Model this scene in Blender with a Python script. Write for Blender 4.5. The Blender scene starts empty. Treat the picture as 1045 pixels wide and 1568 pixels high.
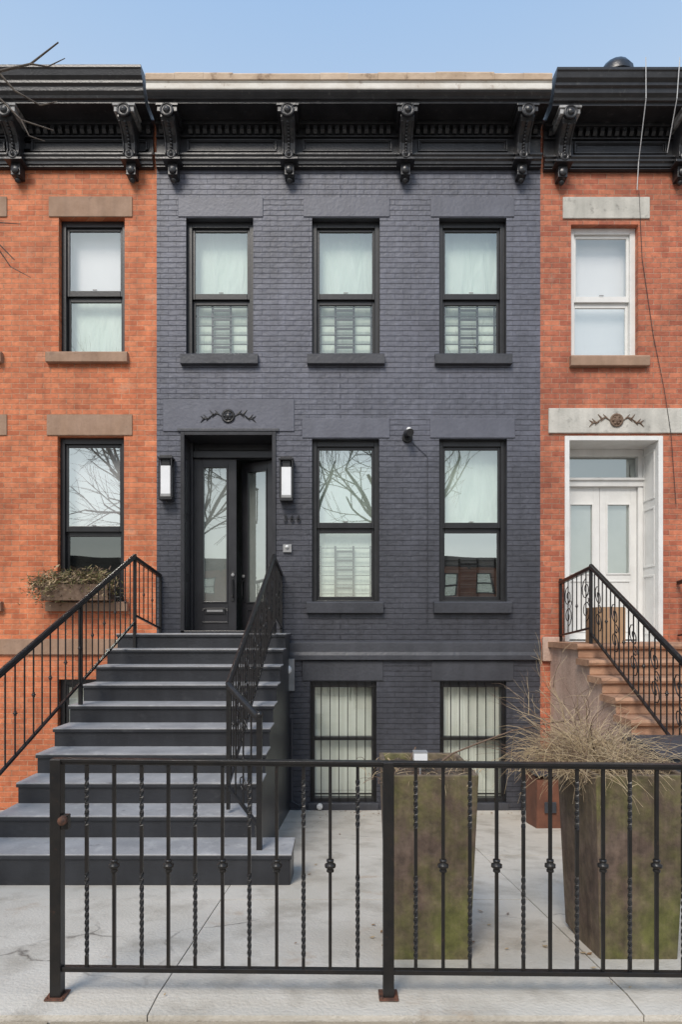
import bpy, math, random
from mathutils import Vector, Matrix
random.seed(7)
S=bpy.context.scene
D=8.376; HC=1.6
def fx(p): return (p-522.5)/117.0
def fz(p): return HC+(960-p)/117.0
def gz(Y): return -(Y-2.776)*0.1417 if Y>2.776 else 0.0

# ------------------------------------------------------------------ materials
def new_mat(name):
    m=bpy.data.materials.new(name); m.use_nodes=True
    nt=m.node_tree; b=nt.nodes['Principled BSDF']; return m,nt,b
def N(nt,t,**k):
    n=nt.nodes.new(t)
    for a,v in k.items(): setattr(n,a,v)
    return n
def c4(c): return (c[0],c[1],c[2],1)
def noise_mix(nt,c1,c2,scale,lo=0.35,hi=0.65,detail=6,vec=None,rough=0.6):
    tc=N(nt,'ShaderNodeTexCoord')
    n=N(nt,'ShaderNodeTexNoise'); n.inputs['Scale'].default_value=scale; n.inputs['Detail'].default_value=detail
    n.inputs['Roughness'].default_value=rough
    nt.links.new(vec if vec else tc.outputs['Object'],n.inputs['Vector'])
    r=N(nt,'ShaderNodeValToRGB'); r.color_ramp.elements[0].position=lo; r.color_ramp.elements[1].position=hi
    r.color_ramp.elements[0].color=c4(c1); r.color_ramp.elements[1].color=c4(c2)
    nt.links.new(n.outputs['Fac'],r.inputs['Fac'])
    return r.outputs['Color'],n.outputs['Fac'],tc
def mixc(nt,a,b,fac,mode='MIX'):
    m=N(nt,'ShaderNodeMix'); m.data_type='RGBA'; m.blend_type=mode
    for s,v in ((6,a),(7,b),(0,fac)):
        if hasattr(v,'links') : nt.links.new(v,m.inputs[s])
        elif s==0: m.inputs[0].default_value=v
        else: m.inputs[s].default_value=c4(v)
    return m.outputs[2]
def bump(nt,b,h,dist,strength=1.0,prev=None):
    n=N(nt,'ShaderNodeBump'); n.inputs['Distance'].default_value=dist; n.inputs['Strength'].default_value=strength
    nt.links.new(h,n.inputs['Height'])
    if prev: nt.links.new(prev,n.inputs['Normal'])
    nt.links.new(n.outputs['Normal'],b.inputs['Normal']); return n.outputs['Normal']
def stretched(nt,sx,sy,sz):
    tc=N(nt,'ShaderNodeTexCoord'); mp=N(nt,'ShaderNodeMapping'); mp.inputs['Scale'].default_value=(sx,sy,sz)
    nt.links.new(tc.outputs['Object'],mp.inputs['Vector']); return mp.outputs[0]
def cracks(nt,col,scale,width,dark):
    tc=N(nt,'ShaderNodeTexCoord'); nz=N(nt,'ShaderNodeTexNoise'); nz.inputs['Scale'].default_value=2.5; nz.inputs['Detail'].default_value=6
    nt.links.new(tc.outputs['Object'],nz.inputs['Vector'])
    sc=N(nt,'ShaderNodeVectorMath',operation='SCALE'); sc.inputs['Scale'].default_value=.45; nt.links.new(nz.outputs['Color'],sc.inputs[0])
    av=N(nt,'ShaderNodeVectorMath',operation='ADD'); nt.links.new(tc.outputs['Object'],av.inputs[0]); nt.links.new(sc.outputs[0],av.inputs[1])
    v=N(nt,'ShaderNodeTexVoronoi',feature='DISTANCE_TO_EDGE'); v.inputs['Scale'].default_value=scale; nt.links.new(av.outputs[0],v.inputs['Vector'])
    mr=N(nt,'ShaderNodeMapRange'); mr.inputs['From Min'].default_value=0; mr.inputs['From Max'].default_value=width; mr.inputs['To Min'].default_value=1; mr.inputs['To Max'].default_value=0
    nt.links.new(v.outputs['Distance'],mr.inputs['Value'])
    k,_,_=noise_mix(nt,(0,0,0),(1,1,1),1.1,.48,.62)
    mm=N(nt,'ShaderNodeMath',operation='MULTIPLY'); nt.links.new(mr.outputs[0],mm.inputs[0]); nt.links.new(k,mm.inputs[1])
    return mixc(nt,col,dark,mm.outputs[0])
def paint(name,c1,c2,scale=3,rough=0.6,bd=0.003,bs=30,metal=0,fine=None,fine2=None,streak=0,crack=None):
    m,nt,b=new_mat(name)
    col,f,tc=noise_mix(nt,c1,c2,scale)
    for fi in (fine,fine2):
        if fi:
            c_,f2,_=noise_mix(nt,(0,0,0),(1,1,1),fi[1],fi[2],fi[3],detail=8)
            col=mixc(nt,col,fi[0],c_)
    if streak:
        k,_,_=noise_mix(nt,(1-streak,)*3,(1+streak*.6,)*3,1.0,0.3,0.7,detail=6,vec=stretched(nt,6,6,.7))
        col=mixc(nt,col,k,1.0,'MULTIPLY')
    if crack: col=cracks(nt,col,*crack)
    nt.links.new(col,b.inputs['Base Color'])
    b.inputs['Roughness'].default_value=rough; b.inputs['Metallic'].default_value=metal
    n=N(nt,'ShaderNodeTexNoise'); n.inputs['Scale'].default_value=bs; n.inputs['Detail'].default_value=5
    nt.links.new(tc.outputs['Object'],n.inputs['Vector'])
    bump(nt,b,n.outputs['Fac'],bd)
    return m
def brick(name,c1,c2,mort,bw=0.205,rh=0.0685,ms=0.0045,bd=0.006,stain=None,stainc=(0,0,0),rough=0.75,painted=False,lower=None,stain2=None,stain2c=(0,0,0)):
    m,nt,b=new_mat(name)
    tc=N(nt,'ShaderNodeTexCoord'); sp=N(nt,'ShaderNodeSeparateXYZ'); cb=N(nt,'ShaderNodeCombineXYZ')
    nt.links.new(tc.outputs['Object'],sp.inputs[0])
    ad=N(nt,'ShaderNodeMath',operation='ADD')
    nt.links.new(sp.outputs['X'],ad.inputs[0]); nt.links.new(sp.outputs['Y'],ad.inputs[1])
    nt.links.new(ad.outputs[0],cb.inputs['X']); nt.links.new(sp.outputs['Z'],cb.inputs['Y'])
    nz=N(nt,'ShaderNodeTexNoise'); nz.inputs['Scale'].default_value=7; nz.inputs['Detail'].default_value=4; nt.links.new(cb.outputs[0],nz.inputs['Vector'])
    sc=N(nt,'ShaderNodeVectorMath',operation='SCALE'); sc.inputs['Scale'].default_value=0.014
    nt.links.new(nz.outputs['Color'],sc.inputs[0])
    av=N(nt,'ShaderNodeVectorMath',operation='ADD'); nt.links.new(cb.outputs[0],av.inputs[0]); nt.links.new(sc.outputs[0],av.inputs[1])
    def bt(w,a,bb,mo,msz):
        t=N(nt,'ShaderNodeTexBrick'); t.inputs['Scale'].default_value=1; t.inputs['Brick Width'].default_value=w
        t.inputs['Row Height'].default_value=rh; t.inputs['Mortar Size'].default_value=msz; t.inputs['Mortar Smooth'].default_value=0.7
        t.inputs['Color1'].default_value=c4(a); t.inputs['Color2'].default_value=c4(bb); t.inputs['Mortar'].default_value=c4(mo)
        nt.links.new(av.outputs[0],t.inputs['Vector']); return t
    if painted:
        t=bt(bw,c1,c2,tuple(.74*x for x in c1),.0032)
        t2=bt(30.0,(1,1,1),(1,1,1),(0.84,0.84,0.84),ms)
        col=mixc(nt,t.outputs['Color'],t2.outputs['Color'],1.0,'MULTIPLY')
    else:
        t=bt(bw,c1,c2,mort,ms); t2=t; col=t.outputs['Color']
    k,f,_=noise_mix(nt,(0.78,0.78,0.78),(1.22,1.22,1.22),1.3,0.3,0.7,detail=8)
    col=mixc(nt,col,k,1.0,'MULTIPLY')
    k2,f2,_=noise_mix(nt,(0.76,0.76,0.76),(1.18,1.18,1.18),14,0.3,0.7,detail=6)
    col=mixc(nt,col,k2,1.0,'MULTIPLY')
    k3,_,_=noise_mix(nt,(0.80,0.80,0.80),(1.12,1.12,1.12),1.0,0.3,0.7,detail=6,vec=stretched(nt,5,5,.5))
    col=mixc(nt,col,k3,1.0,'MULTIPLY')
    if stain:
        s,_,_=noise_mix(nt,(0,0,0),(1,1,1),stain[0],stain[1],stain[2],detail=9,rough=0.7)
        col=mixc(nt,col,stainc,s)
    if stain2:
        s,_,_=noise_mix(nt,(0,0,0),(1,1,1),stain2[0],stain2[1],stain2[2],detail=9,rough=0.75)
        col=mixc(nt,col,stain2c,s)
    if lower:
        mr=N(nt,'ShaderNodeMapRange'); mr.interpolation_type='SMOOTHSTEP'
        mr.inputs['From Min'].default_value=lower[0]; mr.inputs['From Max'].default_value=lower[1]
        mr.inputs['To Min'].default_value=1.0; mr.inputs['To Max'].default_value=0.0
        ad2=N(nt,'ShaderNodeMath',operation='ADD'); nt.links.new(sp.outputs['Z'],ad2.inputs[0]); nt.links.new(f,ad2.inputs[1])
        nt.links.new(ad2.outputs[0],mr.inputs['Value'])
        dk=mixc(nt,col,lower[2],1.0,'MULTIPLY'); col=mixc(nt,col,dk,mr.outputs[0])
    nt.links.new(col,b.inputs['Base Color']); b.inputs['Roughness'].default_value=rough
    def inv(x):
        i=N(nt,'ShaderNodeMath',operation='SUBTRACT'); i.inputs[0].default_value=1; nt.links.new(x,i.inputs[1]); return i.outputs[0]
    p=bump(nt,b,inv(t2.outputs['Fac']),bd)
    if painted: p=bump(nt,b,inv(t.outputs['Fac']),bd*.5,1,p)
    bump(nt,b,f2,0.010,1,p)
    return m

M={}
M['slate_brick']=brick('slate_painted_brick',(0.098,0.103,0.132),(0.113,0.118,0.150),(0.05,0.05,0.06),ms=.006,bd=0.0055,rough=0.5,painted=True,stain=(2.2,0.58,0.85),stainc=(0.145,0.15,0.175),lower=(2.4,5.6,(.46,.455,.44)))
M['slate']=paint('slate_painted_stone',(0.086,0.090,0.115),(0.110,0.115,0.144),2.5,0.5,0.004,25,streak=.12)
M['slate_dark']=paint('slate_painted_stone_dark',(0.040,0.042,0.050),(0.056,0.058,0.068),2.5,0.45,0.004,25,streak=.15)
M['orange_brick']=brick('orange_painted_brick',(0.60,0.195,0.085),(0.44,0.118,0.046),(0.62,0.34,0.21),ms=.0055,stain=(3.0,0.58,0.85),stainc=(0.62,0.38,0.25),bd=0.008,stain2=(6,.57,.76),stain2c=(.30,.09,.045))
M['red_brick']=brick('red_painted_brick',(0.50,0.165,0.085),(0.34,0.092,0.048),(0.50,0.29,0.20),ms=.0055,stain=(3.0,0.60,0.9),stainc=(0.48,0.34,0.25),bd=0.009,stain2=(6,.56,.76),stain2c=(.2,.07,.045))
M['opp_brick']=brick('brown_brick',(0.25,0.10,0.06),(0.2,0.08,0.05),(0.3,0.25,0.2))
M['tan_stone']=paint('tan_brownstone',(0.28,0.175,0.115),(0.36,0.235,0.165),4,0.8,0.004,40,streak=.2,fine=((.16,.10,.07),8,.6,.8))
M['gray_stone']=paint('limewashed_stone',(0.42,0.41,0.37),(0.55,0.53,0.48),3,0.8,0.005,35,fine=((0.2,0.19,0.17),9,0.58,0.78),streak=.2)
M['brownstone']=paint('brown_sandstone',(0.29,0.155,0.095),(0.44,0.26,0.165),3,0.8,0.01,18,fine=((0.14,0.08,0.055),7,0.55,0.8))
M['pink_stucco']=paint('pink_stucco',(0.45,0.30,0.235),(0.55,0.40,0.32),2.5,0.85,0.008,30,fine=((0.26,0.17,0.13),6,0.60,0.85),streak=.25)
M['black']=paint('black_paint_cornice',(0.015,0.015,0.017),(0.027,0.027,0.030),5,0.34,0.003,40,fine=((0.12,0.118,0.115),16,0.60,0.85))
M['black_frame']=paint('black_window_frame',(0.012,0.012,0.013),(0.021,0.021,0.023),5,0.35,0.001,40)
M['iron']=paint('black_painted_iron',(0.007,0.007,0.008),(0.015,0.013,0.012),14,0.36,0.001,120,fine=((.06,.03,.02),22,.64,.8))
M['rust']=paint('rusty_iron',(0.16,0.065,0.035),(0.03,0.02,0.018),20,0.8,0.002,80)
M['white']=paint('white_paint',(0.66,0.66,0.64),(0.74,0.74,0.72),4,0.45,0.002,30,streak=.06)
M['grey_cap']=paint('dusty_grey_paint',(0.40,0.40,0.40),(0.07,0.07,0.07),9,0.6,0.003,40)
M['old_wood']=paint('weathered_trim',(0.60,0.47,0.35),(0.43,0.31,0.21),2.5,0.8,0.006,22,fine=((0.15,0.085,0.055),5,0.58,0.70))
M['white_trim']=paint('peeling_white_trim',(0.72,0.70,0.65),(0.56,0.52,0.46),3,0.7,0.004,25,fine=((0.24,0.16,0.11),7,0.6,0.75))
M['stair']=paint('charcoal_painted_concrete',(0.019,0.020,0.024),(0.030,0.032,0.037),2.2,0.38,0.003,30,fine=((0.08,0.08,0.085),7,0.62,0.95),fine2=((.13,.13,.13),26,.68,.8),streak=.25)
M['tread']=paint('skylit_grey_tread',(0.26,0.263,0.272),(0.37,0.372,0.38),3,0.5,0.003,30,fine=((0.50,0.50,0.49),9,0.56,0.8),fine2=((.10,.10,.105),12,.6,.8))  # same paint as stair; skylight on the tread tops put into a lighter colour
M['concrete']=paint('yard_concrete',(0.50,0.465,0.40),(0.62,0.58,0.51),1.2,0.85,0.005,60,fine=((0.33,0.295,0.24),3.3,0.50,0.78),fine2=((.36,.23,.13),2.1,.62,.80),crack=(.42,.006,(.14,.12,.10)))
M['walk']=paint('sidewalk_concrete',(0.30,0.25,0.18),(0.40,0.34,0.26),2,0.9,0.004,60,fine=((0.18,0.155,0.12),7,0.5,0.8))
M['asphalt']=paint('asphalt',(0.045,0.045,0.047),(0.065,0.065,0.067),3,0.9,0.006,90)
M['earth']=paint('earth',(0.10,0.09,0.075),(0.16,0.145,0.12),1,0.95,0.01,12)
M['door']=paint('charcoal_door_paint',(0.020,0.020,0.023),(0.031,0.031,0.035),4,0.3,0.001,30)
M['galv']=paint('grey_metal',(0.22,0.22,0.22),(0.30,0.30,0.30),6,0.5,0.002,30)
M['bark']=paint('tree_bark',(0.07,0.055,0.045),(0.13,0.11,0.09),9,0.9,0.01,30)
M['straw']=paint('dry_straw',(0.52,0.41,0.26),(0.33,0.24,0.14),25,0.9,0.001,50)
M['twig']=paint('dark_twig',(0.12,0.075,0.05),(0.2,0.14,0.10),25,0.9,0.001,50)
M['leaf']=paint('evergreen_leaf',(0.07,0.09,0.03),(0.22,0.17,0.07),18,0.7,0.001,50)
M['litter']=paint('fallen_leaf',(0.16,0.09,0.045),(0.32,0.2,0.1),18,0.8,0.001,50)
M['soil']=paint('soil',(0.05,0.035,0.025),(0.09,0.07,0.05),12,0.95,0.01,40)
M['terra']=paint('terracotta',(0.11,0.045,0.028),(0.17,0.068,0.04),5,0.8,0.003,30)
M['cardboard']=paint('cardboard',(0.36,0.22,0.12),(0.42,0.27,0.16),4,0.85,0.002,30)
M['bin']=paint('plastic_bin',(0.03,0.035,0.045),(0.045,0.05,0.06),5,0.45,0.002,30)
M['frost']=paint('frosted_glass',(0.72,0.73,0.74),(0.78,0.79,0.8),5,0.25,0.001,30)
M['interior']=paint('interior_wall',(0.16,0.17,0.165),(0.2,0.21,0.2),1,0.9,0.001,30)
M['pale_backing']=paint('door_reflection_backing',(0.30,0.33,0.31),(0.40,0.43,0.41),2,0.9,0.001,30)  # pale reflections in the door glass put into this backing colour
M['blind']=paint('vertical_blind',(0.58,0.62,0.53),(0.69,0.72,0.63),1.5,0.8,0.001,30)
def planter_mat():
    m,nt,b=new_mat('weathered_planter')
    col,f,tc=noise_mix(nt,(0.125,0.082,0.060),(0.21,0.15,0.115),3.5)
    g,_,_=noise_mix(nt,(0,0,0),(1,1,1),2.6,0.40,0.60,detail=9,rough=.65)
    sp=N(nt,'ShaderNodeSeparateXYZ'); nt.links.new(tc.outputs['Normal'],sp.inputs[0])
    mr=N(nt,'ShaderNodeMapRange'); mr.inputs['From Min'].default_value=0.2; mr.inputs['From Max'].default_value=-0.7
    mr.inputs['To Min'].default_value=0.08; mr.inputs['To Max'].default_value=0.95
    nt.links.new(sp.outputs['Y'],mr.inputs['Value'])
    mm=N(nt,'ShaderNodeMath',operation='MULTIPLY'); nt.links.new(g,mm.inputs[0]); nt.links.new(mr.outputs[0],mm.inputs[1])
    col=mixc(nt,col,(0.140,0.142,0.038),mm.outputs[0])
    d,_,_=noise_mix(nt,(0.5,0.5,0.5),(1.28,1.28,1.28),15,0.3,0.7,detail=9,rough=.7)
    col=mixc(nt,col,d,1.0,'MULTIPLY')
    d,_,_=noise_mix(nt,(0.62,0.62,0.62),(1.18,1.18,1.18),1,0.3,0.7,detail=8,vec=stretched(nt,16,16,1.6))
    col=mixc(nt,col,d,1.0,'MULTIPLY')
    nt.links.new(col,b.inputs['Base Color']); b.inputs['Roughness'].default_value=0.75
    n=N(nt,'ShaderNodeTexNoise'); n.inputs['Scale'].default_value=30; nt.links.new(tc.outputs['Object'],n.inputs['Vector'])
    bump(nt,b,n.outputs['Fac'],0.004); return m
M['planter']=planter_mat()
def glass_mat(name,fac,tint=(1,1,1)):
    m,nt,b=new_mat(name); nt.nodes.remove(b)
    out=nt.nodes['Material Output']
    t=N(nt,'ShaderNodeBsdfTransparent'); t.inputs[0].default_value=c4(tint)
    g=N(nt,'ShaderNodeBsdfGlossy'); g.inputs['Roughness'].default_value=0.01; g.inputs['Color'].default_value=(0.90,0.97,0.93,1)
    tc=N(nt,'ShaderNodeTexCoord'); n=N(nt,'ShaderNodeTexNoise'); n.inputs['Scale'].default_value=1.6; n.inputs['Detail'].default_value=0
    nt.links.new(tc.outputs['Object'],n.inputs['Vector'])
    bp=N(nt,'ShaderNodeBump'); bp.inputs['Distance'].default_value=0.0035; nt.links.new(n.outputs['Fac'],bp.inputs['Height'])
    nt.links.new(bp.outputs[0],g.inputs['Normal'])
    mx=N(nt,'ShaderNodeMixShader'); mx.inputs[0].default_value=fac
    nt.links.new(t.outputs[0],mx.inputs[1]); nt.links.new(g.outputs[0],mx.inputs[2]); nt.links.new(mx.outputs[0],out.inputs[0])
    return m
M['glass']=glass_mat('window_glass',0.36)
M['glass_lo']=glass_mat('window_glass_clear',0.16)
M['glass_hi']=glass_mat('window_glass_reflective',0.50)
M['glass_mid']=glass_mat('window_glass_mid',0.30)
M['screen']=glass_mat('window_glass_screened',0.16,(0.35,0.35,0.34))
def curtain(name,c1,c2,scale=9,dist=2.0,bd=.01):
    m,nt,b=new_mat(name)
    tc=N(nt,'ShaderNodeTexCoord'); w=N(nt,'ShaderNodeTexNoise')
    w.inputs['Scale'].default_value=scale; w.inputs['Distortion'].default_value=dist; w.inputs['Detail'].default_value=3
    mp=N(nt,'ShaderNodeMapping'); mp.inputs['Scale'].default_value=(3,1,.7); mp.inputs['Rotation'].default_value=(0,.35,0)
    nt.links.new(tc.outputs['Object'],mp.inputs[0]); nt.links.new(mp.outputs[0],w.inputs['Vector'])
    col=mixc(nt,c1,c2,w.outputs['Fac'])
    nt.links.new(col,b.inputs['Base Color']); b.inputs['Roughness'].default_value=0.9
    bump(nt,b,w.outputs['Fac'],bd); return m
M['curtain']=curtain('sheer_curtain',(0.50,0.63,0.53),(0.76,0.86,0.77),2.2,.6,.05)
M['white_blind']=curtain('white_shade',(0.78,0.78,0.79),(0.86,0.86,0.86),1,1,.01)
M['dark_room']=paint('dark_curtain',(0.10,0.11,0.115),(0.17,0.18,0.18),2,0.9,0.001,20)

# ------------------------------------------------------------------ mesh builder
import bmesh
class B:
    def __init__(s): s.v=[];s.f=[];s.m=[];s.s=[];s.mats=[]
    def mi(s,k):
        if k not in s.mats: s.mats.append(k)
        return s.mats.index(k)
    def add(s,vs,fs,k,sm=False):
        o=len(s.v); s.v+=[tuple(p) for p in vs]; i=s.mi(k)
        for f in fs: s.f.append([o+a for a in f]); s.m.append(i); s.s.append(sm)
    def box(s,x0,x1,y0,y1,z0,z1,k):
        x0,x1=sorted((x0,x1));y0,y1=sorted((y0,y1));z0,z1=sorted((z0,z1))
        s.add([(x0,y0,z0),(x1,y0,z0),(x1,y1,z0),(x0,y1,z0),(x0,y0,z1),(x1,y0,z1),(x1,y1,z1),(x0,y1,z1)],
          [(0,3,2,1),(4,5,6,7),(0,1,5,4),(1,2,6,5),(2,3,7,6),(3,0,4,7)],k)
    def quad(s,a,b,c,d,k): s.add([a,b,c,d],[(0,1,2,3)],k)
    def prism(s,prof,x0,x1,k,sm=False):
        n=len(prof); vs=[(x0,y,z) for y,z in prof]+[(x1,y,z) for y,z in prof]
        fs=[(i,(i+1)%n,n+(i+1)%n,n+i) for i in range(n)]
        s.add(vs,fs,k,sm); s.add(vs,[tuple(range(n-1,-1,-1)),tuple(range(n,2*n))],k)
    def cyl(s,p0,p1,r0,r1=None,n=6,k='iron',cap=True,sm=True,rot=0):
        if r1 is None: r1=r0
        p0=Vector(p0);p1=Vector(p1);d=(p1-p0)
        if d.length<1e-6: return
        d.normalize(); u=d.cross(Vector((0,0,1)))
        if u.length<0.05: u=Vector((1,0,0)).cross(d) if abs(d.z)>0.5 else Vector((1,0,0))
        u.normalize(); w=d.cross(u)
        vs=[]
        for p,r in((p0,r0),(p1,r1)):
            for i in range(n):
                a=2*math.pi*(i)/n+rot; vs.append(p+u*r*math.cos(a)+w*r*math.sin(a))
        s.add(vs,[(i,(i+1)%n,n+(i+1)%n,n+i) for i in range(n)],k,sm and n>4)
        if cap: s.add(vs,[tuple(range(n-1,-1,-1)),tuple(range(n,2*n))],k)
    def path(s,pts,r,n=6,k='iron',rot=0,r1=None):
        L=len(pts)-1
        for i in range(L):
            ra=r if r1 is None else r+(r1-r)*i/L; rb=r if r1 is None else r+(r1-r)*(i+1)/L
            s.cyl(pts[i],pts[i+1],ra,rb,n,k,rot=rot)
    def lathe(s,c,prof,n=12,k='iron',axis='Z'):
        c=Vector(c); vs=[]
        for r,h in prof:
            for i in range(n):
                a=2*math.pi*i/n; x=r*math.cos(a);y=r*math.sin(a)
                if axis=='Z': p=Vector((x,y,h))
                elif axis=='Y': p=Vector((x,h,y))
                else: p=Vector((h,x,y))
                vs.append(c+p)
        fs=[]
        for j in range(len(prof)-1):
            for i in range(n): fs.append((j*n+i,j*n+(i+1)%n,(j+1)*n+(i+1)%n,(j+1)*n+i))
        s.add(vs,fs,k,True); e=(len(prof)-1)*n
        s.add(vs,[tuple(range(n-1,-1,-1)),tuple(range(e,e+n))],k)
    def ball(s,c,r,n=10,k='iron',sz=1):
        s.lathe(c,[(r*math.sin(math.pi*j/6)+1e-4,-r*sz*math.cos(math.pi*j/6)) for j in range(7)],n,k)
    def obj(s,name,parent=None,bevel=0,loc=None):
        me=bpy.data.meshes.new(name); me.from_pydata(s.v,[],s.f)
        for k in s.mats: me.materials.append(M[k])
        me.polygons.foreach_set('material_index',s.m); me.polygons.foreach_set('use_smooth',s.s)
        me.update()
        bm=bmesh.new(); bm.from_mesh(me)
        bmesh.ops.recalc_face_normals(bm,faces=bm.faces); bm.to_mesh(me); bm.free()
        o=bpy.data.objects.new(name,me); S.collection.objects.link(o)
        if parent: o.parent=parent
        if loc: o.location=loc
        if bevel:
            w=o.modifiers.new('bevel','BEVEL'); w.width=bevel; w.segments=2; w.limit_method='ANGLE'; w.angle_limit=math.radians(50)
        return o
def empty(name,loc=(0,0,0),rz=0):
    o=bpy.data.objects.new(name,None); S.collection.objects.link(o); o.location=loc; o.rotation_euler=(0,0,rz); o.empty_display_size=0.3
    return o

def wall(house,x0,x1,z0,z1,ops,k,reveal=0.24,kr=None,name='front_wall'):
    b=B(); xs=sorted(set([x0,x1]+[v for o in ops for v in o[:2] if x0<v<x1])); zs=sorted(set([z0,z1]+[v for o in ops for v in o[2:4] if z0<v<z1]))
    for i in range(len(xs)-1):
        for j in range(len(zs)-1):
            cx=(xs[i]+xs[i+1])/2; cz=(zs[j]+zs[j+1])/2
            if any(o[0]<cx<o[1] and o[2]<cz<o[3] for o in ops): continue
            b.quad((xs[i],0,zs[j]),(xs[i+1],0,zs[j]),(xs[i+1],0,zs[j+1]),(xs[i],0,zs[j+1]),k)
    for o in ops:
        a,c,d,e=o[:4]; r=o[4] if len(o)>4 else reveal; kk=o[5] if len(o)>5 else (kr or k)
        b.quad((a,0,d),(a,r,d),(a,r,e),(a,0,e),kk); b.quad((c,0,d),(c,0,e),(c,r,e),(c,r,d),kk)
        b.quad((a,0,e),(a,r,e),(c,r,e),(c,0,e),kk); b.quad((a,0,d),(c,0,d),(c,r,d),(a,r,d),kk)
    me=b.obj(name,house); return me
def shell(house,x0,x1,z0,z1,k,depth=10):
    b=B()
    b.box(x0,x0+0.1,0.02,depth,z0,z1,k); b.box(x1-0.1,x1,0.02,depth,z0,z1,k); b.box(x0+.1,x1-.1,depth-.1,depth,z0,z1,k)
    b.obj('side_and_rear_walls',house)
    b=B(); b.box(x0+.1,x1-.1,-0.0,depth-.1,z1-0.12,z1+0.02,'asphalt'); b.obj('roof',house)

def window(house,x0,x1,z0,z1,kf='black_frame',split=0.42,guard=False,kc='curtain',kg='glass',kg2=None,kc2=None,fw=0.06,ft=0.13,name='window'):
    b=B()
    b.box(x0,x0+fw,0.085,0.2,z0,z1,kf); b.box(x1-fw,x1,0.085,0.2,z0,z1,kf)
    b.box(x0+fw,x1-fw,0.085,0.2,z1-ft*0.6,z1,kf); b.box(x0+fw,x1-fw,0.087,0.2,z0,z0+0.03,kf)
    a=x0+fw; c=x1-fw; zb=z0+0.03; zt=z1-ft*0.6; zm=zb+(zt-zb)*split
    st=0.035
    b.box(a,a+st,0.115,0.145,zm,zt,kf); b.box(c-st,c,0.115,0.145,zm,zt,kf); b.box(a+st,c-st,0.115,0.145,zt-0.04,zt,kf); b.box(a+st,c-st,0.112,0.145,zm,zm+0.075,kf)
    b.box(a,a+st,0.150,0.18,zb,zm+0.05,kf); b.box(c-st,c,0.150,0.18,zb,zm+0.05,kf); b.box(a+st,c-st,0.150,0.18,zb,zb+0.05,kf); b.box(a+st,c-st,0.148,0.18,zm-0.06,zm+0.045,kf)
    b.box((a+c)/2-0.03,(a+c)/2+0.03,0.10,0.112,zm+0.078,zm+0.09,'galv')
    b.obj(name+'_frame',house,0.004)
    g=B(); g.quad((a+st,0.13,zm+.075),(c-st,0.13,zm+.075),(c-st,0.13,zt-.04),(a+st,0.13,zt-.04),kg); g.obj(name+'_upper_glass',house)
    g=B(); g.quad((a+st,0.165,zb+.05),(c-st,0.165,zb+.05),(c-st,0.165,zm-.06),(a+st,0.165,zm-.06),kg2 or kg); g.obj(name+'_lower_glass',house)
    g=B(); g.quad((x0,0.28,zm),(x1,0.28,zm),(x1,0.28,z1),(x0,0.28,z1),kc); g.quad((x0,0.28,z0),(x1,0.28,z0),(x1,0.28,zm),(x0,0.28,zm),kc2 or kc)
    g.box(x0-.02,x0,0.2,0.32,z0,z1,'interior'); g.box(x1,x1+.02,0.2,0.32,z0,z1,'interior')
    g.obj(name+'_curtain',house)
    if guard:
        g=B(); h=guard if guard is not True else 1.0
        zt2=zb+(zm-zb)*h-0.03; n=max(5,int(round((zt2-zb)/.115)))
        q0,q1=a+0.32*(c-a),a+.64*(c-a)
        for i in range(n):
            z=zb+0.09+(zt2-zb-0.1)*i/(n-1)
            g.box(a+.02,c-.02,0.205,0.222,z-0.005,z+0.005,'iron')
            g.box(q0,q1,0.190,0.204,z-0.062,z-0.034,'iron')
        for X in (q0,q1): g.box(X-0.013,X+0.013,0.2225,0.236,zb,zt2+0.02,'iron')
        for X in (a+.045,c-.045): g.box(X-0.010,X+0.010,0.2225,0.236,zb,zt2+0.02,'iron')
        g.obj(name+'_guard',house)

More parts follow.
